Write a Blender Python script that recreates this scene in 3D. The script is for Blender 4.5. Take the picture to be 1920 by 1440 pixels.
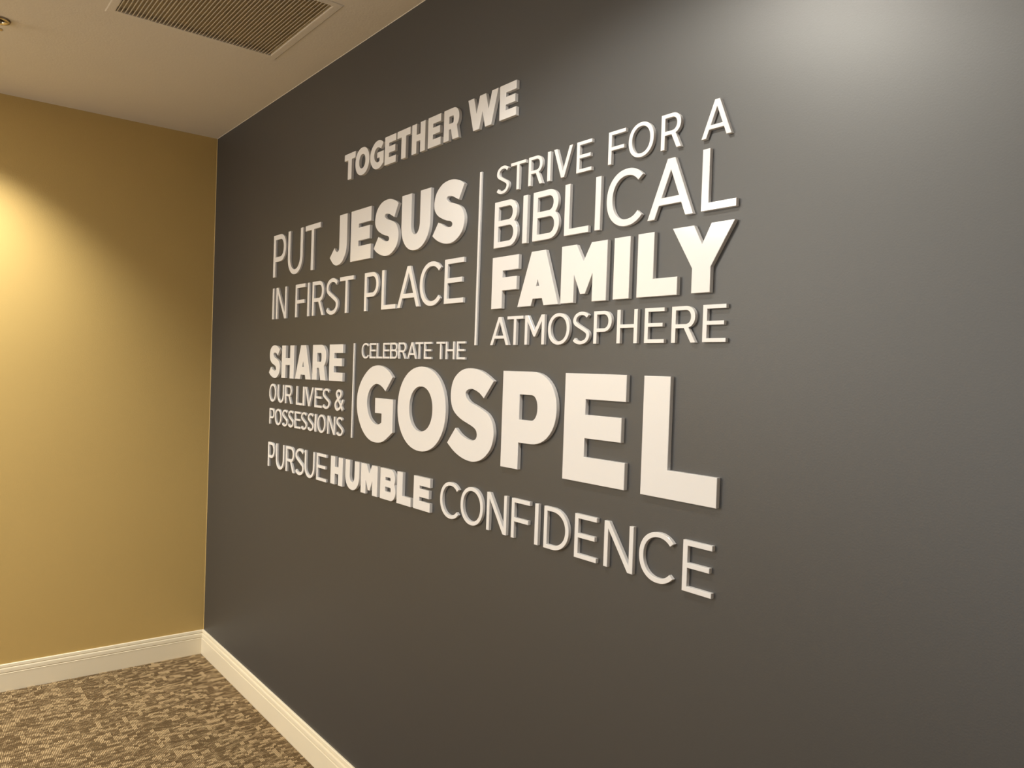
import bpy, bmesh, math, random
import numpy as np
from mathutils import Vector, Matrix
from mathutils.geometry import delaunay_2d_cdt

for _o in list(bpy.data.objects):
    bpy.data.objects.remove(_o)
SC = bpy.context.scene
COL = SC.collection
random.seed(4)
H = 2.74            # ceiling height

# ---------------------------------------------------------------- camera
cam_d = bpy.data.cameras.new('camera')
cam_d.sensor_width = 36.0
cam_d.sensor_fit = 'HORIZONTAL'
cam_d.lens = 36.0 * 1445.08 / 1920.0
cam_d.clip_start = 0.02
cam = bpy.data.objects.new('camera', cam_d)
COL.objects.link(cam)
ax = Vector((0.62126443, 0.78284929, 0.03431464))
ay = Vector((0.03344906, 0.01725697, -0.99929143))
az = Vector((-0.78288675, 0.62197201, -0.01546443))
cam.matrix_world = Matrix(((ax.x, -ay.x, -az.x, 4.21455),
                           (ax.y, -ay.y, -az.y, -1.297575),
                           (ax.z, -ay.z, -az.z, 1.558033),
                           (0, 0, 0, 1)))
SC.camera = cam

# ---------------------------------------------------------------- world, lights, exposure
world = bpy.data.worlds.new('world')
SC.world = world
world.use_nodes = True
world.node_tree.nodes['Background'].inputs[0].default_value = (1, 0.9, 0.8, 1)
world.node_tree.nodes['Background'].inputs[1].default_value = 0.05
SC.view_settings.view_transform = 'Standard'
SC.view_settings.look = 'None'
SC.view_settings.use_curve_mapping = False
SC.view_settings.gamma = 1.0
SC.view_settings.exposure = -0.07

def spot(loc, power, color, size_deg, blend, radius, aim=(0, 0, -1)):
    d = bpy.data.lights.new('downlight_beam', 'SPOT')
    d.energy = power
    d.color = color
    d.spot_size = math.radians(size_deg)
    d.spot_blend = blend
    d.shadow_soft_size = radius
    o = bpy.data.objects.new('downlight_beam', d)
    o.location = loc
    o.rotation_euler = Vector(aim).to_track_quat('-Z', 'Y').to_euler()
    COL.objects.link(o)
    return o

def area(loc, aim, sx, sy, power, color):
    d = bpy.data.lights.new('fill_light', 'AREA')
    d.shape = 'RECTANGLE'
    d.size = sx
    d.size_y = sy
    d.energy = power
    d.color = color
    o = bpy.data.objects.new('fill_light', d)
    o.location = loc
    o.rotation_euler = Vector(aim).to_track_quat('-Z', 'Y').to_euler()
    COL.objects.link(o)
    return o

WARM = (1.0, 0.78, 0.47)
SOFT = (1.0, 0.91, 0.76)
# (x, y, power, colour, cone, blend) of each recessed ceiling lamp
LAMPS = [(0.38, -1.10, 196, (1.0, 0.98, 0.88), 106, 0.95),
         (3.08, -0.78, 80, (1.0, 0.95, 0.84), 144, 0.35),
         (4.20, -0.80, 24, (1.0, 0.95, 0.84), 140, 0.35),
         (1.40, -2.10, 18, (1.0, 0.80, 0.55), 130, 0.4)]  # last lamp is unseen, added to lift the bounce on the ceiling
for x, y, pw, c, cone, bl in LAMPS:
    spot((x, y, H - 0.012), pw, c, cone, bl, 0.045)
area((3.3, -4.33, 1.25), (0, 1, 0), 1.7, 2.0, 34, (0.90, 0.97, 1.0))  # fill added behind the camera to light the letter faces

area((1.20, -3.20, 2.725), (0, 0, -1), 1.2, 0.6, 96, (1.0, 0.97, 0.88))  # unseen ceiling fill added to brighten the letters
area((0.80, -4.33, 2.00), (0, 1, 0), 1.1, 1.1, 28, (0.84, 0.93, 1.0))  # second fill behind the camera, added for the left letters

# ---------------------------------------------------------------- materials
def mat(name):
    m = bpy.data.materials.new(name)
    m.use_nodes = True
    nt = m.node_tree
    return m, nt, nt.nodes['Principled BSDF']

def node(nt, kind, **kw):
    n = nt.nodes.new(kind)
    for k, v in kw.items():
        setattr(n, k, v)
    return n

def paint(name, col, rough, spec, bump_scale, bump_strength, dist=0.002, detail=3.0, mottle=0.03):
    m, nt, b = mat(name)
    tc = node(nt, 'ShaderNodeTexCoord')
    n1 = node(nt, 'ShaderNodeTexNoise')
    n1.inputs['Scale'].default_value = bump_scale
    n1.inputs['Detail'].default_value = detail
    nt.links.new(tc.outputs['Object'], n1.inputs['Vector'])
    bp = node(nt, 'ShaderNodeBump')
    bp.inputs['Strength'].default_value = bump_strength
    bp.inputs['Distance'].default_value = dist
    nt.links.new(n1.outputs['Fac'], bp.inputs['Height'])
    nt.links.new(bp.outputs['Normal'], b.inputs['Normal'])
    n2 = node(nt, 'ShaderNodeTexNoise')
    n2.inputs['Scale'].default_value = 2.5
    n2.inputs['Detail'].default_value = 4
    nt.links.new(tc.outputs['Object'], n2.inputs['Vector'])
    mx = node(nt, 'ShaderNodeMix', data_type='RGBA')
    mx.inputs[6].default_value = (*[c * (1 - mottle) for c in col], 1)
    mx.inputs[7].default_value = (*[min(1, c * (1 + mottle)) for c in col], 1)
    nt.links.new(n2.outputs['Fac'], mx.inputs[0])
    nt.links.new(mx.outputs[2], b.inputs['Base Color'])
    b.inputs['Roughness'].default_value = rough
    b.inputs['Specular IOR Level'].default_value = spec
    return m

M_GREY = paint('grey_wall_paint', (0.032, 0.032, 0.034), 0.50, 1.0, 300, 0.16, 0.0008)
M_GREY.node_tree.nodes['Principled BSDF'].inputs['IOR'].default_value = 1.52
M_TAN = paint('tan_wall_paint', (0.51, 0.355, 0.13), 0.5, 0.35, 190, 0.3, 0.0012)
M_CEIL = paint('ceiling_paint', (0.75, 0.69, 0.61), 0.85, 0.2, 140, 0.3, 0.0015)
M_TRIM = paint('white_trim_paint', (0.80, 0.72, 0.56), 0.32, 0.5, 60, 0.08, 0.001)
M_ACR = paint('white_acrylic', (0.79, 0.78, 0.79), 0.12, 0.5, 30, 0.02, 0.0003, mottle=0.005)
M_GRILLE = paint('white_grille_enamel', (0.72, 0.65, 0.54), 0.45, 0.5, 80, 0.05, 0.001)
M_DUCT = paint('grille_filter', (0.62, 0.54, 0.43), 0.9, 0.1, 60, 0.1)
M_DARK = paint('dark_duct', (0.03, 0.025, 0.02), 0.8, 0.2, 40, 0.1)
m_, nt_, b_ = mat('brass_metal')
b_.inputs['Base Color'].default_value = (0.40, 0.33, 0.24, 1)
b_.inputs['Metallic'].default_value = 1
b_.inputs['Roughness'].default_value = 0.25
M_BRASS = m_
m_, nt_, b_ = mat('lamp_glow')
b_.inputs['Base Color'].default_value = (1, 1, 1, 1)
b_.inputs['Emission Color'].default_value = (1, 0.85, 0.6, 1)
b_.inputs['Emission Strength'].default_value = 6
M_GLOW = m_

# carpet: loop pile yarns
m_, nt_, b_ = mat('carpet_yarn')
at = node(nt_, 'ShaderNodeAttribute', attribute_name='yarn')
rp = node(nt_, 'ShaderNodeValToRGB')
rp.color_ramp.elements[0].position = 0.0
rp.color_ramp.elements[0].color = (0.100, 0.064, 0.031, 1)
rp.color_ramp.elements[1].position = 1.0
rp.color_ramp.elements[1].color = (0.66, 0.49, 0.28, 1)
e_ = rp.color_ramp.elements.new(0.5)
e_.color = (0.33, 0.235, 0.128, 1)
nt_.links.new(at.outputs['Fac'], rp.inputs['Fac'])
nz = node(nt_, 'ShaderNodeTexNoise')
nz.inputs['Scale'].default_value = 900
tc_ = node(nt_, 'ShaderNodeTexCoord')
nt_.links.new(tc_.outputs['Object'], nz.inputs['Vector'])
bp_ = node(nt_, 'ShaderNodeBump')
bp_.inputs['Strength'].default_value = 0.5
bp_.inputs['Distance'].default_value = 0.001
nt_.links.new(nz.outputs['Fac'], bp_.inputs['Height'])
nt_.links.new(bp_.outputs['Normal'], b_.inputs['Normal'])
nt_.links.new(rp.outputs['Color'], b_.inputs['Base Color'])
b_.inputs['Roughness'].default_value = 0.95
b_.inputs['Specular IOR Level'].default_value = 0.1
M_YARN = m_

m_, nt_, b_ = mat('carpet_floor')
tc_ = node(nt_, 'ShaderNodeTexCoord')
mp = node(nt_, 'ShaderNodeMapping')
mp.inputs['Scale'].default_value = (95, 26, 1)
nt_.links.new(tc_.outputs['Object'], mp.inputs['Vector'])
n1 = node(nt_, 'ShaderNodeTexNoise')
n1.inputs['Scale'].default_value = 1.0
n1.inputs['Detail'].default_value = 3
nt_.links.new(mp.outputs['Vector'], n1.inputs['Vector'])
rp = node(nt_, 'ShaderNodeValToRGB')
rp.color_ramp.elements[0].position = 0.38
rp.color_ramp.elements[0].color = (0.100, 0.064, 0.031, 1)
rp.color_ramp.elements[1].position = 0.64
rp.color_ramp.elements[1].color = (0.44, 0.32, 0.18, 1)
nt_.links.new(n1.outputs['Fac'], rp.inputs['Fac'])
nt_.links.new(rp.outputs['Color'], b_.inputs['Base Color'])
wv = node(nt_, 'ShaderNodeTexWave', wave_type='BANDS', bands_direction='Y')
wv.inputs['Scale'].default_value = 92
nt_.links.new(tc_.outputs['Object'], wv.inputs['Vector'])
ad = node(nt_, 'ShaderNodeMath', operation='ADD')
nt_.links.new(wv.outputs['Fac'], ad.inputs[0])
nt_.links.new(n1.outputs['Fac'], ad.inputs[1])
bp_ = node(nt_, 'ShaderNodeBump')
bp_.inputs['Strength'].default_value = 0.6
bp_.inputs['Distance'].default_value = 0.002
nt_.links.new(ad.outputs[0], bp_.inputs['Height'])
nt_.links.new(bp_.outputs['Normal'], b_.inputs['Normal'])
b_.inputs['Roughness'].default_value = 0.95
b_.inputs['Specular IOR Level'].default_value = 0.1
M_CARPET = m_

# ---------------------------------------------------------------- helpers
def link(name, bm_or_me, material, parent=None, smooth=None, **props):
    if isinstance(bm_or_me, bmesh.types.BMesh):
        me = bpy.data.meshes.new(name)
        bm_or_me.to_mesh(me)
        bm_or_me.free()
    else:
        me = bm_or_me
    if material is not None:
        me.materials.append(material)
    if smooth is not None:
        me.polygons.foreach_set('use_smooth', [True] * len(me.polygons))
        me.set_sharp_from_angle(angle=math.radians(smooth))
    o = bpy.data.objects.new(name, me)
    COL.objects.link(o)
    if parent is not None:
        o.parent = parent
    for k, v in props.items():
        o[k] = v
    return o

def empty(name, loc, **props):
    o = bpy.data.objects.new(name, None)
    o.location = loc
    o.empty_display_size = 0.05
    COL.objects.link(o)
    for k, v in props.items():
        o[k] = v
    return o

def box(bm, x0, x1, y0, y1, z0, z1):
    v = [bm.verts.new(p) for p in ((x0, y0, z0), (x1, y0, z0), (x1, y1, z0), (x0, y1, z0),
                                   (x0, y0, z1), (x1, y0, z1), (x1, y1, z1), (x0, y1, z1))]
    for f in ((3, 2, 1, 0), (4, 5, 6, 7), (0, 1, 5, 4), (1, 2, 6, 5), (2, 3, 7, 6), (3, 0, 4, 7)):
        bm.faces.new([v[i] for i in f])
    return bm

def lathe(bm, prof, n=32, cx=0, cy=0, closed=False):
    rings = []
    for r, z in prof:
        rings.append([bm.verts.new((cx + r * math.cos(2 * math.pi * k / n), cy + r * math.sin(2 * math.pi * k / n), z)) for k in range(n)])
    m = len(rings)
    for i in range(m if closed else m - 1):
        a, b = rings[i], rings[(i + 1) % m]
        for k in range(n):
            bm.faces.new((a[k], a[(k + 1) % n], b[(k + 1) % n], b[k]))
    if not closed:
        bm.faces.new(rings[-1])
        bm.faces.new(list(reversed(rings[0])))
    bmesh.ops.recalc_face_normals(bm, faces=bm.faces)
    return bm

# ---------------------------------------------------------------- the room
XE, YE = 7.2, -4.4
T = 0.12
link('wall_right', box(bmesh.new(), -T, XE + T, 0, T, -T, H + T), M_GREY, kind='structure',
     label='dark grey painted wall that carries the raised white letters')
link('wall_left', box(bmesh.new(), -T, 0, YE - T, 0, -T, H + T), M_TAN, kind='structure',
     label='tan painted wall left of the grey wall')
link('wall_back', box(bmesh.new(), XE, XE + T, YE - T, 0, -T, H + T), M_TAN, kind='structure')
link('wall_front', box(bmesh.new(), 0, XE, YE - T, YE, -T, H + T), M_TAN, kind='structure')
VENT = (1.283, 1.826, -0.746, -0.205)      # opening of the air grille in the ceiling
def ceiling_mesh():
    bm = bmesh.new()
    xs, ys = [0, VENT[0], VENT[1], XE], [YE, VENT[2], VENT[3], 0]
    g = {(i, j, k): bm.verts.new((xs[i], ys[j], H + k * T)) for i in range(4) for j in range(4) for k in (0, 1)}
    for i in range(3):
        for j in range(3):
            if (i, j) == (1, 1):
                continue
            for k in (0, 1):
                bm.faces.new((g[i, j, k], g[i + 1, j, k], g[i + 1, j + 1, k], g[i, j + 1, k]))
    rim = [(0, 0), (1, 0), (2, 0), (3, 0), (3, 1), (3, 2), (3, 3), (2, 3), (1, 3), (0, 3), (0, 2), (0, 1)]
    for loop in (rim, [(1, 1), (1, 2), (2, 2), (2, 1)]):
        for n, p in enumerate(loop):
            q = loop[(n + 1) % len(loop)]
            bm.faces.new((g[p + (0,)], g[q + (0,)], g[q + (1,)], g[p + (1,)]))
    bmesh.ops.recalc_face_normals(bm, faces=bm.faces)
    return bm
link('ceiling', ceiling_mesh(), M_CEIL, kind='structure', label='off white painted ceiling')
wf = bmesh.new()  # unseen frame added to go with the wide fill light
for x0_, x1_, z0_, z1_ in ((2.35, 2.45, 0.15, 2.35), (4.15, 4.25, 0.15, 2.35), (2.45, 4.15, 0.15, 0.25), (2.45, 4.15, 2.25, 2.35)):
    box(wf, x0_, x1_, YE, YE + 0.03, z0_, z1_)
wo = link('fill_window_1', wf, M_TRIM, kind='structure', label='wide white frame added around the unseen fill light behind the camera')
wf = bmesh.new()  # unseen frame added to go with the left fill light
for x0_, x1_, z0_, z1_ in ((0.15, 0.25, 1.35, 2.65), (1.35, 1.45, 1.35, 2.65), (0.25, 1.35, 1.35, 1.45), (0.25, 1.35, 2.55, 2.65)):
    box(wf, x0_, x1_, YE, YE + 0.03, z0_, z1_)
link('fill_window_2', wf, M_TRIM, kind='structure', label='narrow white frame added around the unseen fill light behind the camera')
link('floor', box(bmesh.new(), 0, XE, YE, 0, -T, 0), M_CARPET, kind='structure',
     label='brown and beige patterned carpet floor')

# baseboards with a moulded cap, mitred in the corner
PROF = [(0.0, 0.1255), (0.0050, 0.1255), (0.0072, 0.1235), (0.0082, 0.1140), (0.0082, 0.1120), (0.0046, 0.1108),
        (0.0046, 0.1090), (0.0112, 0.1078), (0.0124, 0.1040), (0.0130, 0.0915), (0.0130, 0.0897), (0.0082, 0.0886),
        (0.0082, 0.0864), (0.0142, 0.0854), (0.0153, 0.0840), (0.0146, 0.0822), (0.0146, 0.0), (0.0, 0.0)]

def baseboard(name, along, start, end, **props):
    bm = bmesh.new()
    rings = []
    for e, s in ((start, 1), (end, -1)):
        ring = []
        for d, z in PROF:
            q = e + s * d
            ring.append(bm.verts.new((q, -d, z) if along == 'x' else (d, -q, z)))
        rings.append(ring)
    n = len(PROF)
    for i in range(n):
        bm.faces.new((rings[0][i], rings[0][(i + 1) % n], rings[1][(i + 1) % n], rings[1][i]))
    bm.faces.new(rings[0])
    bm.faces.new(list(reversed(rings[1])))
    bmesh.ops.recalc_face_normals(bm, faces=bm.faces)
    return link(name, bm, M_TRIM, kind='structure', **props)

baseboard('baseboard_right', 'x', 0.0, XE, label='white moulded baseboard under the grey wall')
baseboard('baseboard_left', 'y', 0.0, -YE, label='white moulded baseboard under the tan wall')

# painted caulk beads in the corners
def bead(name, p, ox, oy, oz, material):
    bm = bmesh.new()
    a = [Vector(p), Vector(p) + Vector(ox), Vector(p) + Vector(oy)]
    b = [v + Vector(oz) for v in a]
    va = [bm.verts.new(v) for v in a]
    vb = [bm.verts.new(v) for v in b]
    for i in range(3):
        j = (i + 1) % 3
        bm.faces.new((va[i], va[j], vb[j], vb[i]))
    bm.faces.new(va)
    bm.faces.new(list(reversed(vb)))
    bmesh.ops.recalc_face_normals(bm, faces=bm.faces)
    return link(name, bm, material, kind='structure')
bead('trim_1', (0, 0, H), (0, -0.0016, 0), (0, 0, -0.0014), (XE, 0, 0), M_CEIL)
bead('trim_2', (0, 0, 0.125), (0.0022, 0, 0), (0, -0.0022, 0), (0, 0, H - 0.125), M_TAN)

# ---------------------------------------------------------------- carpet pile in front of the corner
def vnoise(x, y, seed):
    rs = np.random.RandomState(seed)
    tab = rs.rand(256, 256)
    xi = np.floor(x).astype(int); yi = np.floor(y).astype(int)
    fx = x - xi; fy = y - yi
    fx = fx * fx * (3 - 2 * fx); fy = fy * fy * (3 - 2 * fy)
    g = lambda a, b: tab[a % 256, b % 256]
    return (g(xi, yi) * (1 - fx) * (1 - fy) + g(xi + 1, yi) * fx * (1 - fy)
            + g(xi, yi + 1) * (1 - fx) * fy + g(xi + 1, yi + 1) * fx * fy)

def carpet_pile():
    gauge = 0.0056
    dx = 0.0030
    x0, x1, y0, y1 = 0.015, 1.95, -1.42, -0.015
    ny = int((y1 - y0) / gauge)
    nx = int((x1 - x0) / dx) + 1
    X, R = np.meshgrid(x0 + dx * np.arange(nx), np.arange(ny))
    Y = y1 - gauge * (R + 0.5)
    wob = 0.016 * (vnoise(X / 0.06, Y / 0.05, 9) - 0.5)
    # strands running along y, some leaning either way
    xs = X + 0.30 * Y + wob
    s1 = 1 - np.abs(vnoise(xs / 0.0135, Y / 0.065, 1) - 0.5) * 9.5
    xs2 = X - 0.10 * Y - wob
    s2 = 1 - np.abs(vnoise(xs2 / 0.0145, Y / 0.055, 2) - 0.5) * 9.5
    strand = np.clip(np.maximum(s1, s2), 0, 1)
    # small blocks of tall light loops, offset row by row
    off = 0.004 * np.round(3 * vnoise(R * 0.31, R * 0.0, 11))
    bl = vnoise(np.floor((X + off) / 0.012) * 0.93, np.floor(Y / 0.0168) * 0.81, 3)
    block = np.clip((bl - 0.62) * 14, 0, 1)
    fine = vnoise(X / 0.0055, R * 0.9, 5)
    h = 0.0010 + 0.0030 * np.clip(strand * 0.8 + 0.3 * fine - 0.05, 0, 1)
    h = np.maximum(h, 0.0046 * block)
    yarn = np.clip(0.06 + 0.68 * strand + 0.22 * (fine - 0.5), 0, 1)
    yarn = np.maximum(yarn, block * 0.97)
    lo = 0.0004
    w = gauge * 0.47
    V = np.empty((ny, 3, nx, 3))
    for k, (oy, hh) in enumerate(((-w, np.full_like(h, lo)), (0, h), (w, np.full_like(h, lo)))):
        V[:, k, :, 0] = X
        V[:, k, :, 1] = Y + oy
        V[:, k, :, 2] = hh
    idx = np.arange(ny * 3 * nx).reshape(ny, 3, nx)
    q = []
    for k in (0, 1):
        a = idx[:, k, :-1].ravel(); b = idx[:, k, 1:].ravel()
        c = idx[:, k + 1, 1:].ravel(); d = idx[:, k + 1, :-1].ravel()
        q.append(np.stack([a, b, c, d], 1))
    F = np.concatenate(q)
    me = bpy.data.meshes.new('carpet_pile')
    me.vertices.add(V.size // 3)
    me.vertices.foreach_set('co', V.ravel())
    me.loops.add(F.size)
    me.loops.foreach_set('vertex_index', F.ravel().astype(np.int32))
    me.polygons.add(len(F))
    me.polygons.foreach_set('loop_start', np.arange(0, F.size, 4, dtype=np.int32))
    me.update(calc_edges=True)
    at = me.attributes.new('yarn', 'FLOAT', 'POINT')
    root = 0.05 * yarn                                  # shade between the loops painted into the dark backing yarn
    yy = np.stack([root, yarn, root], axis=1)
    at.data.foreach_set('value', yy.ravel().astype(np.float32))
    me.polygons.foreach_set('use_smooth', np.ones(len(F), dtype=bool))
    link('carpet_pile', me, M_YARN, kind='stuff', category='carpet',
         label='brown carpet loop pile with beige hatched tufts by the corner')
carpet_pile()

# ---------------------------------------------------------------- ceiling vent
vx0, vx1, vy0, vy1 = VENT
FL = 0.027
vent = empty('ceiling_vent', ((vx0 + vx1) / 2, (vy0 + vy1) / 2, H), category='vent',
             label='square off white return air grille of thin slats in the ceiling')
vc = Vector(vent.location)
ix0, ix1, iy0, iy1 = vx0 - vc.x, vx1 - vc.x, vy0 - vc.y, vy1 - vc.y
bm = bmesh.new()
ring = lambda d, z: [bm.verts.new(p) for p in ((ix0 - d, iy0 - d, z), (ix1 + d, iy0 - d, z), (ix1 + d, iy1 + d, z), (ix0 - d, iy1 + d, z))]
loops = [ring(FL, -0.0002), ring(FL, -0.0008), ring(FL - .003, -0.0020), ring(.002, -0.0020), ring(-0.0008, -0.0012), ring(-0.0008, 0.016), ring(-0.0002, 0.016), ring(-0.0002, -0.0002)]
for i in range(len(loops)):
    a, b = loops[i], loops[(i + 1) % len(loops)]
    for k in range(4):
        bm.faces.new((a[k], a[(k + 1) % 4], b[(k + 1) % 4], b[k]))
bmesh.ops.recalc_face_normals(bm, faces=bm.faces)
link('vent_frame', bm, M_CEIL, vent)
bm = box(bmesh.new(), ix0 + .001, ix1 - .001, iy0 + .001, iy1 - .001, 0.0140, 0.024)
link('filter_pad', bm, M_DUCT, vent, label='shaded filter pad above the slats')
NS = 44
pitch = (iy1 - iy0 - 0.006) / NS
slat_me = None
for k in range(NS):
    y = iy0 + 0.003 + pitch * (k + 0.5)
    if slat_me is None:
        bm = bmesh.new()
        pts = [(-0.0050, -0.0010), (-0.0024, -0.0010), (0.0068, 0.0120), (0.0060, 0.0126), (-0.0030, 0.0000), (-0.0050, -0.0002)]
        a = [bm.verts.new((ix0 + .001, p[0], p[1])) for p in pts]
        b = [bm.verts.new((ix1 - .001, p[0], p[1])) for p in pts]
        for i in range(6):
            bm.faces.new((a[i], a[(i + 1) % 6], b[(i + 1) % 6], b[i]))
        bm.faces.new(a)
        bm.faces.new(list(reversed(b)))
        bmesh.ops.recalc_face_normals(bm, faces=bm.faces)
        o = link('slat', bm, M_GRILLE, vent)
        slat_me = o.data
    else:
        o = bpy.data.objects.new('slat', slat_me)
        COL.objects.link(o)
        o.parent = vent
    o.location = (0, y, 0)

# ---------------------------------------------------------------- sprinkler
sp = empty('fire_sprinkler', (0.916, -1.048, H), category='sprinkler',
           label='small brass fire sprinkler in a round ceiling plate left of the vent')
link('ceiling_plate', lathe(bmesh.new(), [(0.019, -0.0002), (0.038, -0.0002), (0.0385, -0.003), (0.036, -0.006), (0.029, -0.0075), (0.021, -0.005), (0.019, -0.001)], 40, closed=True), M_BRASS, sp, smooth=35)
link('cup', lathe(bmesh.new(), [(0.0001, -0.0005), (0.0188, -0.0005), (0.0188, -0.0015), (0.0001, -0.0015)], 32), M_DARK, sp, smooth=35, label='dark recess')
link('valve_body', lathe(bmesh.new(), [(0.011, -0.0016), (0.011, -0.010), (0.009, -0.013), (0.006, -0.014), (0.0001, -0.014)], 24), M_BRASS, sp, smooth=35)
link('glass_bulb', lathe(bmesh.new(), [(0.0001, -0.0142), (0.0022, -0.0160), (0.0028, -0.022), (0.0022, -0.0275), (0.0001, -0.0290)], 16), M_GRILLE, sp, smooth=50)
for s in (-1, 1):
    bm = bmesh.new()
    prev = None
    for k in range(9):
        t = k / 8
        xx = s * (0.0095 * math.sin(math.pi * (0.28 + 0.72 * t)) + 0.001)
        zz = -0.0125 - 0.020 * t
        r = [bm.verts.new((xx + a, b, zz)) for a, b in ((-.0013, -.0018), (.0013, -.0018), (.0013, .0018), (-.0013, .0018))]
        if prev:
            for i in range(4):
                bm.faces.new((prev[i], prev[(i + 1) % 4], r[(i + 1) % 4], r[i]))
        else:
            bm.faces.new(list(reversed(r)))
        prev = r
    bm.faces.new(prev)
    bmesh.ops.recalc_face_normals(bm, faces=bm.faces)
    link('frame_arm', bm, M_BRASS, sp, smooth=40)
bm = bmesh.new()
n = 36
top, bot = [], []
for k in range(n):
    r = 0.0165 if (k // 2) % 2 == 0 else 0.0125
    a = 2 * math.pi * k / n
    top.append(bm.verts.new((r * math.cos(a), r * math.sin(a), -0.0325 - 0.0008)))
    bot.append(bm.verts.new((r * math.cos(a), r * math.sin(a), -0.0345 - 0.0008)))
bm.faces.new(top)
bm.faces.new(list(reversed(bot)))
for k in range(n):
    bm.faces.new((top[k], bot[k], bot[(k + 1) % n], top[(k + 1) % n]))
bmesh.ops.recalc_face_normals(bm, faces=bm.faces)
link('deflector', bm, M_BRASS, sp)

# ---------------------------------------------------------------- recessed lamps (outside the frame, they light the room)
WHERE = ['near the tan wall', 'above the grey wall and its letters', 'above the grey wall past the letters', 'added as fill in the middle of the room']
for (x, y, pw, c, cone, bl), wh in zip(LAMPS, WHERE):
    t = empty('recessed_lamp', (x, y, H), category='lamp', label='round recessed ceiling lamp ' + wh)
    link('trim_ring', lathe(bmesh.new(), [(0.062, -0.0002), (0.085, -0.0002), (0.085, -0.003), (0.080, -0.006), (0.064, -0.006)], 40, closed=True), M_CEIL, t, smooth=35)
    link('lens', lathe(bmesh.new(), [(0.0001, -0.0002), (0.0615, -0.0002), (0.0615, -0.002), (0.0001, -0.003)], 32), M_GLOW, t, smooth=35)

t = empty('fill_panel_light', (1.20, -3.20, H), category='lamp', label='rectangular white ceiling panel added as fill light behind the camera')
bm = bmesh.new()  # unseen fixture added to house the ceiling fill
for a_, b_, c_, d_ in ((-.64, .64, -.34, -.30), (-.64, .64, .30, .34), (-.64, -.60, -.30, .30), (.60, .64, -.30, .30)):
    box(bm, a_, b_, c_, d_, -0.022, -0.0002)
link('panel_frame', bm, M_CEIL, t)
link('diffuser', box(bmesh.new(), -.599, .599, -.299, .299, -0.008, -0.0003), M_GLOW, t)

# ---------------------------------------------------------------- raised letters
# glyphs are unions of simple polygons in units of the cap height: x in 0..W, y in 0..1
SE = 2.12

def arcpt(cx, cy, rx, ry, a):
    c, s = math.cos(a), math.sin(a)
    return (cx + rx * math.copysign(abs(c) ** (2 / SE), c), cy + ry * math.copysign(abs(s) ** (2 / SE), s))

def band(co, ci, a0, a1, n=None):
    """quads between an outer and an inner ellipse (cx, cy, rx, ry), angles in degrees"""
    n = n or max(6, int(abs(a1 - a0) / 7))
    out = []
    for k in range(n):
        t0 = math.radians(a0 + (a1 - a0) * k / n)
        t1 = math.radians(a0 + (a1 - a0) * (k + 1) / n)
        out.append([arcpt(*co, t0), arcpt(*co, t1), arcpt(*ci, t1), arcpt(*ci, t0)])
    return out

def rect(x0, x1, y0, y1):
    return [(x0, y0), (x1, y0), (x1, y1), (x0, y1)]

def crom(pts, n=5):
    """Catmull-Rom through points, ends kept"""
    P = [pts[0]] + list(pts) + [pts[-1]]
    out = [pts[0]]
    for i in range(1, len(P) - 2):
        p0, p1, p2, p3 = P[i - 1:i + 3]
        for k in range(1, n + 1):
            t = k / n
            out.append(tuple(0.5 * (2 * p1[j] + (p2[j] - p0[j]) * t + (2 * p0[j] - 5 * p1[j] + 4 * p2[j] - p3[j]) * t * t
                                    + (3 * p1[j] - p0[j] - 3 * p2[j] + p3[j]) * t ** 3) for j in (0, 1)))
    return out

def outline(pts, corners, W, n=4):
    """closed outline: smooth between the listed corner indices"""
    m = max(p[0] for p in pts)
    k0 = corners[0]
    rot = pts[k0:] + pts[:k0]
    cs = [c - k0 for c in corners] + [len(pts)]
    rot = rot + [rot[0]]
    res = []
    for a, b in zip(cs[:-1], cs[1:]):
        seg = rot[a:b + 1]
        res += (crom(seg, n) if len(seg) > 2 else seg)[:-1]
    return [[(p[0] * W / m, p[1]) for p in res]]

def stroke(pts, v, b):
    """ribbon along a path; thickness v where it runs upright, b where it runs level"""
    L, Rr = [], []
    for i in range(len(pts)):
        p, q = pts[max(0, i - 1)], pts[min(len(pts) - 1, i + 1)]
        dx, dy = q[0] - p[0], q[1] - p[1]
        d = math.hypot(dx, dy) or 1
        dx, dy = dx / d, dy / d
        w = 0.5 * math.sqrt((v * dy) ** 2 + (b * dx) ** 2)
        L.append((pts[i][0] - dy * w, pts[i][1] + dx * w))
        Rr.append((pts[i][0] + dy * w, pts[i][1] - dx * w))
    return [[L[i], L[i + 1], Rr[i + 1], Rr[i]] for i in range(len(pts) - 1)]

S_BOLD = [(0.857, 0.883), (0.727, 0.949), (0.595, 0.996), (0.419, 1.015), (0.258, 0.992), (0.13, 0.919), (0.064, 0.821), (0.045, 0.689), (0.079, 0.569), (0.155, 0.493), (0.273, 0.436), (0.396, 0.4), (0.499, 0.369), (0.559, 0.335), (0.578, 0.288), (0.564, 0.248), (0.516, 0.222), (0.432, 0.222), (0.336, 0.243), (0.247, 0.28), (0.161, 0.335), (0.0, 0.152), (0.135, 0.069), (0.28, 0.014), (0.42, -0.012), (0.537, -0.012), (0.651, 0.016), (0.753, 0.075), (0.835, 0.158), (0.874, 0.250), (0.883, 0.342), (0.850, 0.443), (0.780, 0.518), (0.685, 0.563), (0.552, 0.606), (0.433, 0.64), (0.358, 0.689), (0.342, 0.737), (0.374, 0.771), (0.45, 0.786), (0.525, 0.774), (0.61, 0.742), (0.686, 0.693)]
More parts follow.
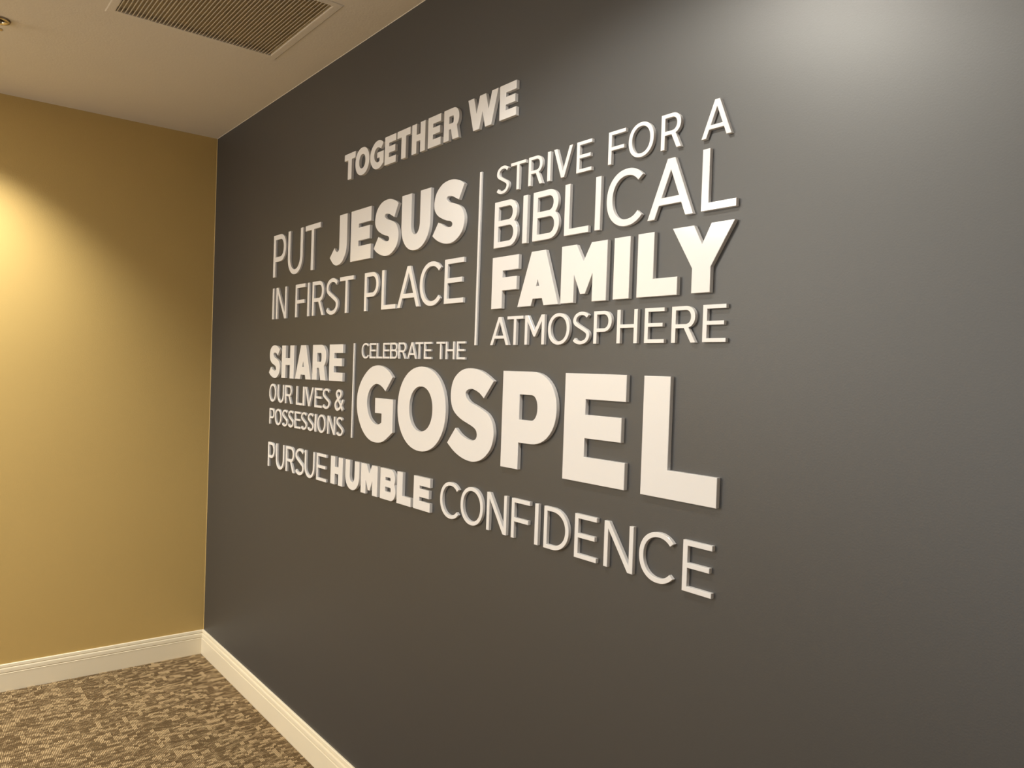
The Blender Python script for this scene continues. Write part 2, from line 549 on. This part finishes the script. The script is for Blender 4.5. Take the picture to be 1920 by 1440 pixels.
S_HEAVY = [(0.9, 0.899), (0.784, 0.964), (0.59, 1.02), (0.384, 1.02), (0.227, 0.975), (0.092, 0.869), (0.032, 0.722), (0.046, 0.597), (0.135, 0.495), (0.261, 0.428), (0.404, 0.376), (0.523, 0.349), (0.58, 0.315), (0.586, 0.276), (0.548, 0.254), (0.45, 0.261), (0.349, 0.296), (0.266, 0.336), (0.173, 0.368), (0.0, 0.16), (0.118, 0.085), (0.265, 0.024), (0.427, -0.012), (0.584, -0.012), (0.735, 0.037), (0.861, 0.129), (0.92, 0.249), (0.928, 0.354), (0.899, 0.443), (0.838, 0.526), (0.74, 0.585), (0.604, 0.631), (0.485, 0.665), (0.414, 0.705), (0.402, 0.738), (0.44, 0.765), (0.558, 0.748), (0.637, 0.718), (0.755, 0.665)]
J_HEAVY = [(0.431, 1.0), (0.775, 1.0), (0.781, 0.583), (0.776, 0.36), (0.725, 0.187), (0.569, 0.035), (0.358, -0.015), (0.179, 0.024), (0.0, 0.165), (0.215, 0.352), (0.275, 0.290), (0.353, 0.262), (0.415, 0.290), (0.435, 0.36), (0.436, 0.623)]
G_BOLD = [(0.972, 0.862), (0.863, 0.942), (0.724, 0.995), (0.565, 1.013), (0.362, 0.974), (0.161, 0.84), (0.032, 0.664), (0.0, 0.489), (0.047, 0.30), (0.19, 0.115), (0.385, 0.007), (0.600, -0.015), (0.790, 0.024), (1.005, 0.150), (1.0, 0.578), (0.525, 0.578), (0.529, 0.378), (0.709, 0.378), (0.710, 0.260), (0.615, 0.228), (0.493, 0.245), (0.363, 0.33), (0.297, 0.485), (0.322, 0.616), (0.4, 0.708), (0.52, 0.762), (0.62, 0.757), (0.712, 0.725), (0.793, 0.675)]

def g_E(W, v, b, hv):
    mb = b * (0.92 if hv else 1.0)
    mc = 0.515
    mw = 0.93 if hv else 0.91
    return [rect(0, v, 0, 1), rect(v, W * .985, 1 - b, 1), rect(v, W * mw, mc - mb / 2, mc + mb / 2), rect(v, W, 0, b)]

def g_F(W, v, b, hv):
    mb = b * (0.92 if hv else 1.0)
    mc = 0.47
    mw = 0.95 if hv else 0.93
    return [rect(0, v, 0, 1), rect(v, W, 1 - b, 1), rect(v, W * mw, mc - mb / 2, mc + mb / 2)]

def g_L(W, v, b, hv):
    return [rect(0, v, 0, 1), rect(v, W, 0, b)]

def g_I(W, v, b, hv):
    return [rect(0, W, 0, 1)]

def g_T(W, v, b, hv):
    return [rect(0, W, 1 - b, 1), rect(W / 2 - v / 2, W / 2 + v / 2, 0, 1 - b)]

def g_H(W, v, b, hv):
    mb = b * (0.92 if hv else 1.0)
    return [rect(0, v, 0, 1), rect(W - v, W, 0, 1), rect(v, W - v, 0.51 - mb / 2, 0.51 + mb / 2)]

def g_N(W, v, b, hv):
    d = v * 1.22
    return [rect(0, v, 0, 1), rect(W - v, W, 0, 1), [(0, 1), (W - d, 0), (W, 0), (d, 1)]]

def g_M(W, v, b, hv):
    if hv:
        yn, ym, yc, d, e = 0.70, 0.14, 0.49, v * 1.12, 0.06
        l = [(0, 1), (v * 0.98, yc), (W / 2 - e, ym), (W / 2, ym), (W / 2, yn), (d, 1)]
    else:
        d, e, ym = v * 1.22, v * 0.30, 0.27
        yn = ym + (1 - ym) * (d - e * 0.6) / (W / 2)
        l = [(0, 1), (W / 2 - e, ym), (W / 2, ym), (W / 2, yn), (d, 1)]
    r = [(W - x, y) for x, y in reversed(l)]
    return [rect(0, v, 0, 1), rect(W - v, W, 0, 1), l, r]

def g_A(W, v, b, hv):
    d = v * (1.18 if hv else 1.12)
    s = (W - d) / 2
    y0, y1 = (0.13, 0.36) if hv else (0.225, 0.225 + b)
    return [[(0, 0), (d, 0), (s + d, 1), (s, 1)], [(W - d, 0), (W, 0), (s + d, 1), (s, 1)],
            [(s * y0 + d / 2, y0), (W - s * y0 - d / 2, y0), (W - s * y1 - d / 2, y1), (s * y1 + d / 2, y1)]]

def g_V(W, v, b, hv):
    d = v * 1.12
    s = (W - d) / 2
    return [[(0, 1), (s, 0), (s + d, 0), (d, 1)], [(W - d, 1), (s, 0), (s + d, 0), (W, 1)]]

def g_W(W, v, b, hv):
    d = v * 1.06
    s = (W - d) / 4
    out = []
    for i in range(4):
        xa, xb = i * s, (i + 1) * s
        ya, yb = (1, 0) if i % 2 == 0 else (0, 1)
        out.append([(xa, ya), (xa + d, ya), (xb + d, yb), (xb, yb)])
    return out

def g_Y(W, v, b, hv):
    a, h = W / 2, v / 2
    d = 0.36 * W
    return [[(0, 1), (a - h, .37), (a - h, 0), (a + h, 0), (a + h, .37), (W, 1), (W - d, 1), (a, .71), (d, 1)]]

def g_O(W, v, b, hv):
    o = 0.015
    return band((W / 2, .5, W / 2, .5 + o), (W / 2, .5, W / 2 - v, .5 + o - b * 1.03), 0, 360, 56)

def g_C(W, v, b, hv):
    o = 0.015
    a = 42
    r = W / (1 + math.cos(math.radians(a)) ** (2 / SE))
    return band((r, .5, r, .5 + o), (r, .5, r - v, .5 + o - b), a, 360 - a, 48)

def g_D(W, v, b, hv):
    rx = min(W * .66, W - v)
    c = W - rx
    return [rect(0, v, 0, 1), rect(v, c, 1 - b, 1), rect(v, c, 0, b)] + band((c, .5, rx, .5), (c, .5, rx - v, .5 - b), -90, 90, 28)

def bowl(W, v, b, yb, yt, lower=None):
    lower = lower or b
    ry = (yt - yb) / 2
    rx = min(ry * 1.05, W - v)
    c = W - rx
    iy0, iy1 = yb + lower, yt - b
    irx = max(rx - v, 0.03)
    return [rect(v * .5, c, yt - b, yt), rect(v * .5, c, yb, iy0)] + \
        band((c, (yb + yt) / 2, rx, ry), (c, (iy0 + iy1) / 2, irx, (iy1 - iy0) / 2), -90, 90, 22) + \
        ([rect(c - 0.001, W - v, iy0, iy0)] if False else [])

def g_P(W, v, b, hv):
    return [rect(0, v, 0, 1)] + bowl(W, v, b, .275 if hv else .36, 1)

def g_R(W, v, b, hv):
    d = v * 1.15
    yb = .345 if hv else .40
    q = .44 * W if hv else .47 * W
    low = b * .75 if hv else b
    return [rect(0, v, 0, 1)] + bowl(W * (1.0 if hv else .965), v, b, yb, 1, low) + \
        [[(q, yb + low * .6), (W - d, 0), (W, 0), (q + d, yb + low * .6)]]

def g_B(W, v, b, hv):
    bm_ = min(b, .21)
    mc = .52
    return [rect(0, v, 0, 1)] + bowl(W * .955, v, b, mc - bm_ / 2, 1, bm_) + \
        [p for p in g_Blow(W, v, b, bm_, mc)]

def g_Blow(W, v, b, bm_, mc):
    ry = (mc + bm_ / 2) / 2
    rx = min(ry * 1.05, W - v)
    c = W - rx
    iy0, iy1 = b, mc - bm_ / 2
    return [rect(v * .5, c, 0, b), rect(v * .5, c, iy1, mc + bm_ / 2)] + \
        band((c, ry, rx, ry), (c, (iy0 + iy1) / 2, max(rx - v, .03), (iy1 - iy0) / 2), -90, 90, 22)

def g_U(W, v, b, hv):
    o = 0.015
    ry = .48 * W
    return [rect(0, v, ry, 1), rect(W - v, W, ry, 1)] + \
        band((W / 2, ry, W / 2, ry + o), (W / 2, ry, W / 2 - v, ry + o - b), 180, 360, 26)

def g_S(W, v, b, hv):
    if hv == 2:
        return outline(S_HEAVY, [0, 18, 19, 38], W)
    if hv:
        return outline(S_BOLD, [0, 20, 21, 42], W)
    o = 0.015
    T_, B_ = 1 + o - b / 2, -o + b / 2
    cu, cl = .750, .258
    rxu, ryu = .490 * W - v / 2, T_ - cu
    rxl, ryl = .520 * W - v / 2, cl - B_
    P = lambda cx, cy, rx, ry, a: (cx + rx * math.cos(math.radians(a)), cy + ry * math.sin(math.radians(a)))
    key = [P(.525 * W, cu, rxu, ryu, a) for a in (30, 42, 55, 70, 90, 115, 145, 180, 212)] + [(.50 * W, .512)] + \
        [P(.480 * W, cl, rxl, ryl, a) for a in (34, 0, -35, -65, -90, -110, -128, -140, -150)]
    return stroke(crom(key, 4), v, b)

def g_G(W, v, b, hv):
    return outline(G_BOLD, [0, 13, 14, 15, 16, 17, 18, 28], W)

def g_J(W, v, b, hv):
    return outline(J_HEAVY, [0, 1, 8, 9], W)

def g_amp(W, v, b, hv):
    key = [(.93 * W, .02), (.62 * W, .33), (.27 * W, .655), (.19 * W, .80), (.30 * W, .925), (.48 * W, .955), (.66 * W, .90),
           (.70 * W, .77), (.58 * W, .63), (.32 * W, .50), (.12 * W, .36), (.075 * W, .20), (.20 * W, .055), (.42 * W, .045),
           (.66 * W, .16), (.84 * W, .36), (.93 * W, .52)]
    return stroke(key[:3], v, b) + stroke(crom(key[2:], 5), v, b)

GLYPH = {'A': g_A, 'B': g_B, 'C': g_C, 'D': g_D, 'E': g_E, 'F': g_F, 'G': g_G, 'H': g_H, 'I': g_I, 'J': g_J, 'L': g_L,
         'M': g_M, 'N': g_N, 'O': g_O, 'P': g_P, 'R': g_R, 'S': g_S, 'T': g_T, 'U': g_U, 'V': g_V, 'W': g_W, 'Y': g_Y, '&': g_amp}

def glyph_mesh(polys, h, t, bevel):
    """union of the polygons -> flat face at y=-t, walls back to y=0"""
    verts, faces = [], []
    for p in polys:
        # drop doubled points
        q = [p[i] for i in range(len(p)) if math.dist(p[i], p[i - 1]) > 1e-5]
        if len(q) < 3:
            continue
        ar = sum(q[i - 1][0] * q[i][1] - q[i][0] * q[i - 1][1] for i in range(len(q)))
        if abs(ar) < 1e-9:
            continue
        if ar < 0:
            q = q[::-1]
        faces.append(list(range(len(verts), len(verts) + len(q))))
        verts += [Vector(c) for c in q]
    vo, eo, fo, _ov, _oe, of = delaunay_2d_cdt(verts, [], faces, 0, 1e-4)
    fo = [f for f, src in zip(fo, of) if src]          # keep the counters open
    bm = bmesh.new()
    vs = [bm.verts.new((v[0] * h, -t, v[1] * h)) for v in vo]
    for f in fo:
        try:
            bm.faces.new([vs[i] for i in f])
        except ValueError:
            pass
    for v in [v for v in bm.verts if not v.link_faces]:
        bm.verts.remove(v)
    bmesh.ops.recalc_face_normals(bm, faces=bm.faces)
    if sum(f.normal.y for f in bm.faces) > 0:
        bmesh.ops.reverse_faces(bm, faces=bm.faces)
    for f in bm.faces:
        if f.normal.y > 0:
            f.normal_flip()
    bmesh.ops.dissolve_limit(bm, angle_limit=math.radians(1), verts=bm.verts[:], edges=bm.edges[:])
    bm.normal_update()
    front = list(bm.faces)
    rim = [e for e in bm.edges if e.is_boundary]
    ret = bmesh.ops.extrude_edge_only(bm, edges=rim)
    nv = [g for g in ret['geom'] if isinstance(g, bmesh.types.BMVert)]
    for v in nv:
        v.co.y = 0.0
    bmesh.ops.recalc_face_normals(bm, faces=bm.faces)
    # keep the front facing the room
    ff = [f for f in bm.faces if abs(f.normal.y) > .9]
    if ff and ff[0].normal.y > 0:
        bmesh.ops.reverse_faces(bm, faces=bm.faces)
    rim = [e for e in bm.edges if len(e.link_faces) == 2 and abs(e.link_faces[0].normal.y) > .9 != abs(e.link_faces[1].normal.y) > .9]
    rim = [e for e in bm.edges if len(e.link_faces) == 2 and ((abs(e.link_faces[0].normal.y) > .9) != (abs(e.link_faces[1].normal.y) > .9))]
    if bevel:
        bmesh.ops.bevel(bm, geom=rim, offset=bevel, segments=1, affect='EDGES', clamp_overlap=True)
    return bm

ORD = ['first', 'second', 'third', 'fourth', 'fifth', 'sixth', 'seventh', 'eighth', 'ninth', 'tenth', 'eleventh', 'twelfth']
# line: (thickness, top z (a + s*x), bottom z (a + s*x), [(left x, right x)...])
ROWS = {
    'together_we': (0.0105, (2.3431, 0.00112), (2.2437, 0.00303), [(1.545, 1.632), (1.633, 1.739), (1.746, 1.843), (1.851, 1.927), (1.935, 2.019), (2.029, 2.11), (2.127, 2.201), (2.217, 2.299), (2.344, 2.489), (2.497, 2.571)]),
    'put': (0.008, (2.1247, 0.0), (1.9403, 0.0), [(0.859, 0.998), (1.022, 1.176), (1.2, 1.344)]),
    'jesus': (0.011, (2.1251, -4e-05), (1.9412, 0.0), [(1.442, 1.584), (1.615, 1.771), (1.793, 1.962), (1.98, 2.157), (2.172, 2.344)]),
    'in_first_place': (0.008, (1.892, -0.00022), (1.7531, 0.00183), [(0.863, 0.88), (0.905, 1.021), (1.116, 1.214), (1.238, 1.255), (1.284, 1.395), (1.411, 1.518), (1.53, 1.642), (1.728, 1.831), (1.854, 1.951), (1.962, 2.102), (2.102, 2.224), (2.244, 2.347)]),
    'celebrate_the': (0.006, (1.6406, 0.00115), (1.5863, 0.00152), [(1.718, 1.77), (1.778, 1.823), (1.828, 1.869), (1.874, 1.919), (1.923, 1.971), (1.978, 2.027), (2.035, 2.093), (2.084, 2.132), (2.137, 2.182), (2.208, 2.257), (2.26, 2.307), (2.319, 2.364)]),
    'share': (0.0105, (1.6353, 0.00289), (1.494, 0.00471), [(0.851, 0.975), (0.995, 1.126), (1.142, 1.297), (1.312, 1.436), (1.465, 1.58)]),
    'our_lives': (0.007, (1.4695, 0.0), (1.3919, 0.0), [(0.854, 0.931), (0.949, 1.019), (1.033, 1.106), (1.151, 1.213), (1.218, 1.235), (1.239, 1.322), (1.333, 1.401), (1.405, 1.472), (1.515, 1.587)]),
    'possessions': (0.007, (1.3552, 0.0076), (1.2854, 0.00758), [(0.863, 0.919), (0.927, 0.999), (1.007, 1.067), (1.073, 1.13), (1.142, 1.203), (1.206, 1.265), (1.272, 1.329), (1.34, 1.355), (1.366, 1.439), (1.456, 1.523), (1.533, 1.59)]),
    'pursue': (0.008, (1.2053, 0.0068), (1.0946, 0.01002), [(0.861, 0.937), (0.954, 1.045), (1.064, 1.153), (1.163, 1.25), (1.259, 1.353), (1.372, 1.461)]),
    'humble': (0.0105, (1.2133, 0.00279), (1.1069, 0.00366), [(1.505, 1.606), (1.628, 1.737), (1.751, 1.871), (1.891, 1.995), (2.004, 2.093), (2.109, 2.207)]),
    'confidence': (0.009, (1.2283, -0.00238), (1.1241, -0.00313), [(2.261, 2.359), (2.37, 2.48), (2.498, 2.588), (2.609, 2.685), (2.706, 2.72), (2.742, 2.835), (2.856, 2.932), (2.956, 3.047), (3.065, 3.161), (3.186, 3.261)]),
    'gospel': (0.0105, (1.5648, -0.00152), (1.3109, -0.00407), [(1.702, 1.962), (1.992, 2.278), (2.291, 2.52), (2.555, 2.777), (2.806, 3.014), (3.063, 3.266)]),
    'strive_for_a': (0.0085, (2.109, 0.00555), (2.0407, 0.00303), [(2.491, 2.548), (2.555, 2.618), (2.631, 2.689), (2.707, 2.719), (2.731, 2.801), (2.816, 2.869), (2.924, 2.978), (2.988, 3.063), (3.084, 3.14), (3.193, 3.267)]),
    'biblical': (0.009, (2.0169, 0.00391), (1.8908, 0.00352), [(2.489, 2.593), (2.614, 2.633), (2.656, 2.759), (2.779, 2.866), (2.887, 2.905), (2.925, 3.036), (3.053, 3.179), (3.199, 3.285)]),
    'family': (0.0105, (1.8644, 0.0035), (1.719, 0.00477), [(2.489, 2.605), (2.605, 2.768), (2.776, 2.935), (2.957, 3.007), (3.03, 3.145), (3.128, 3.285)]),
    'atmosphere': (0.0085, (1.7058, 0.00104), (1.6261, 0.00197), [(2.487, 2.57), (2.562, 2.63), (2.638, 2.717), (2.731, 2.812), (2.822, 2.882), (2.896, 2.955), (2.972, 3.035), (3.056, 3.113), (3.133, 3.197), (3.214, 3.272)]),
}
# word splits with (look, stem, bar, heavy) in units of the cap height, and how the label names the word
STYLE = {
    'together_we': [(8, 'bold', .305, .245, 1, 'TOGETHER'), (2, 'bold', .29, .245, 1, 'WE')],
    'put': [(3, 'thin', .130, .115, 0, 'PUT')],
    'jesus': [(5, 'very bold', .335, .28, 2, 'JESUS')],
    'in_first_place': [(2, 'thin', .125, .112, 0, 'IN'), (5, 'thin', .125, .112, 0, 'FIRST'), (5, 'thin', .125, .112, 0, 'PLACE')],
    'celebrate_the': [(9, 'small', .145, .122, 0, 'CELEBRATE'), (3, 'small', .145, .122, 0, 'THE')],
    'share': [(5, 'bold', .30, .235, 1, 'SHARE')],
    'our_lives': [(3, 'small', .155, .12, 0, 'OUR'), (5, 'small', .155, .12, 0, 'LIVES'), (1, 'small', .15, .12, 0, '&')],
    'possessions': [(11, 'small', .155, .12, 0, 'POSSESSIONS')],
    'pursue': [(6, 'thin', .125, .108, 0, 'PURSUE')],
    'humble': [(6, 'bold', .34, .27, 1, 'HUMBLE')],
    'confidence': [(10, 'thin', .118, .102, 0, 'CONFIDENCE')],
    'gospel': [(6, 'largest bold', .285, .235, 1, 'GOSPEL')],
    'strive_for_a': [(6, 'thin', .140, .112, 0, 'STRIVE'), (3, 'thin', .140, .112, 0, 'FOR'), (1, 'thin', .140, .112, 0, 'A')],
    'biblical': [(8, 'thin', .145, .125, 0, 'BIBLICAL')],
    'family': [(6, 'bold', .335, .275, 1, 'FAMILY')],
    'atmosphere': [(10, 'thin', .140, .108, 0, 'ATMOSPHERE')],
}
for key, (t, (ta, ts), (ba, bs), xs) in ROWS.items():
    i = 0
    for count, look, v, b, hv, word in STYLE[key]:
        grp = 'raised letters of the word %s' % word if key != 'jesus' else 'very bold raised letters after the word PUT'
        for k in range(count):
            ch = word[k]
            x0, x1 = xs[i]
            i += 1
            xm = (x0 + x1) / 2
            zb_, zt_ = ba + bs * xm, ta + ts * xm
            h = zt_ - zb_
            polys = GLYPH[ch]((x1 - x0) / h, v, b, hv)
            bm = glyph_mesh(polys, h, t, 0.0005 if h < .1 else 0.0007)
            if ch == '&':
                lab = 'small white raised ampersand sign at the end of the line OUR LIVES'
                nm, cat = 'raised_ampersand', 'symbol'
            elif key == 'jesus':
                lab = 'very bold white raised letter %s, %s letter of the five letter word right of PUT' % (ch, ORD[k])
                nm, cat = 'raised_letter', 'letter'
            elif word == 'A':
                lab = 'thin white raised letter A standing alone right of the word FOR'
                nm, cat = 'raised_letter', 'letter'
            else:
                lab = '%s white raised letter %s, %s letter of the word %s' % (look, ch, ORD[k], word)
                nm, cat = 'raised_letter', 'letter'
            o = link(nm, bm, M_ACR, smooth=28, label=lab, category=cat)
            if count > 1:
                o['group'] = grp
            o.location = (x0, -0.0002, zb_)

def divider(x0, x1, z0, z1, t, lab):
    bm = bmesh.new()
    box(bm, -(x1 - x0) / 2, (x1 - x0) / 2, -t, 0, 0, z1 - z0)
    bmesh.ops.bevel(bm, geom=[e for e in bm.edges if all(abs(q.co.y + t) < 1e-6 for q in e.verts)], offset=0.0006, segments=1, affect='EDGES')
    bmesh.ops.recalc_face_normals(bm, faces=bm.faces)
    o = link('divider_bar', bm, M_ACR, label=lab, category='bar', group='thin upright bars between the words')
    o.location = ((x0 + x1) / 2, -0.0002, z0)
divider(2.4080, 2.4172, 1.6315, 2.1275, .006, 'tall thin white upright bar between the words PLACE and ATMOSPHERE')
divider(1.6542, 1.6620, 1.2985, 1.6435, .006, 'shorter thin white upright bar between the words SHARE and CELEBRATE')
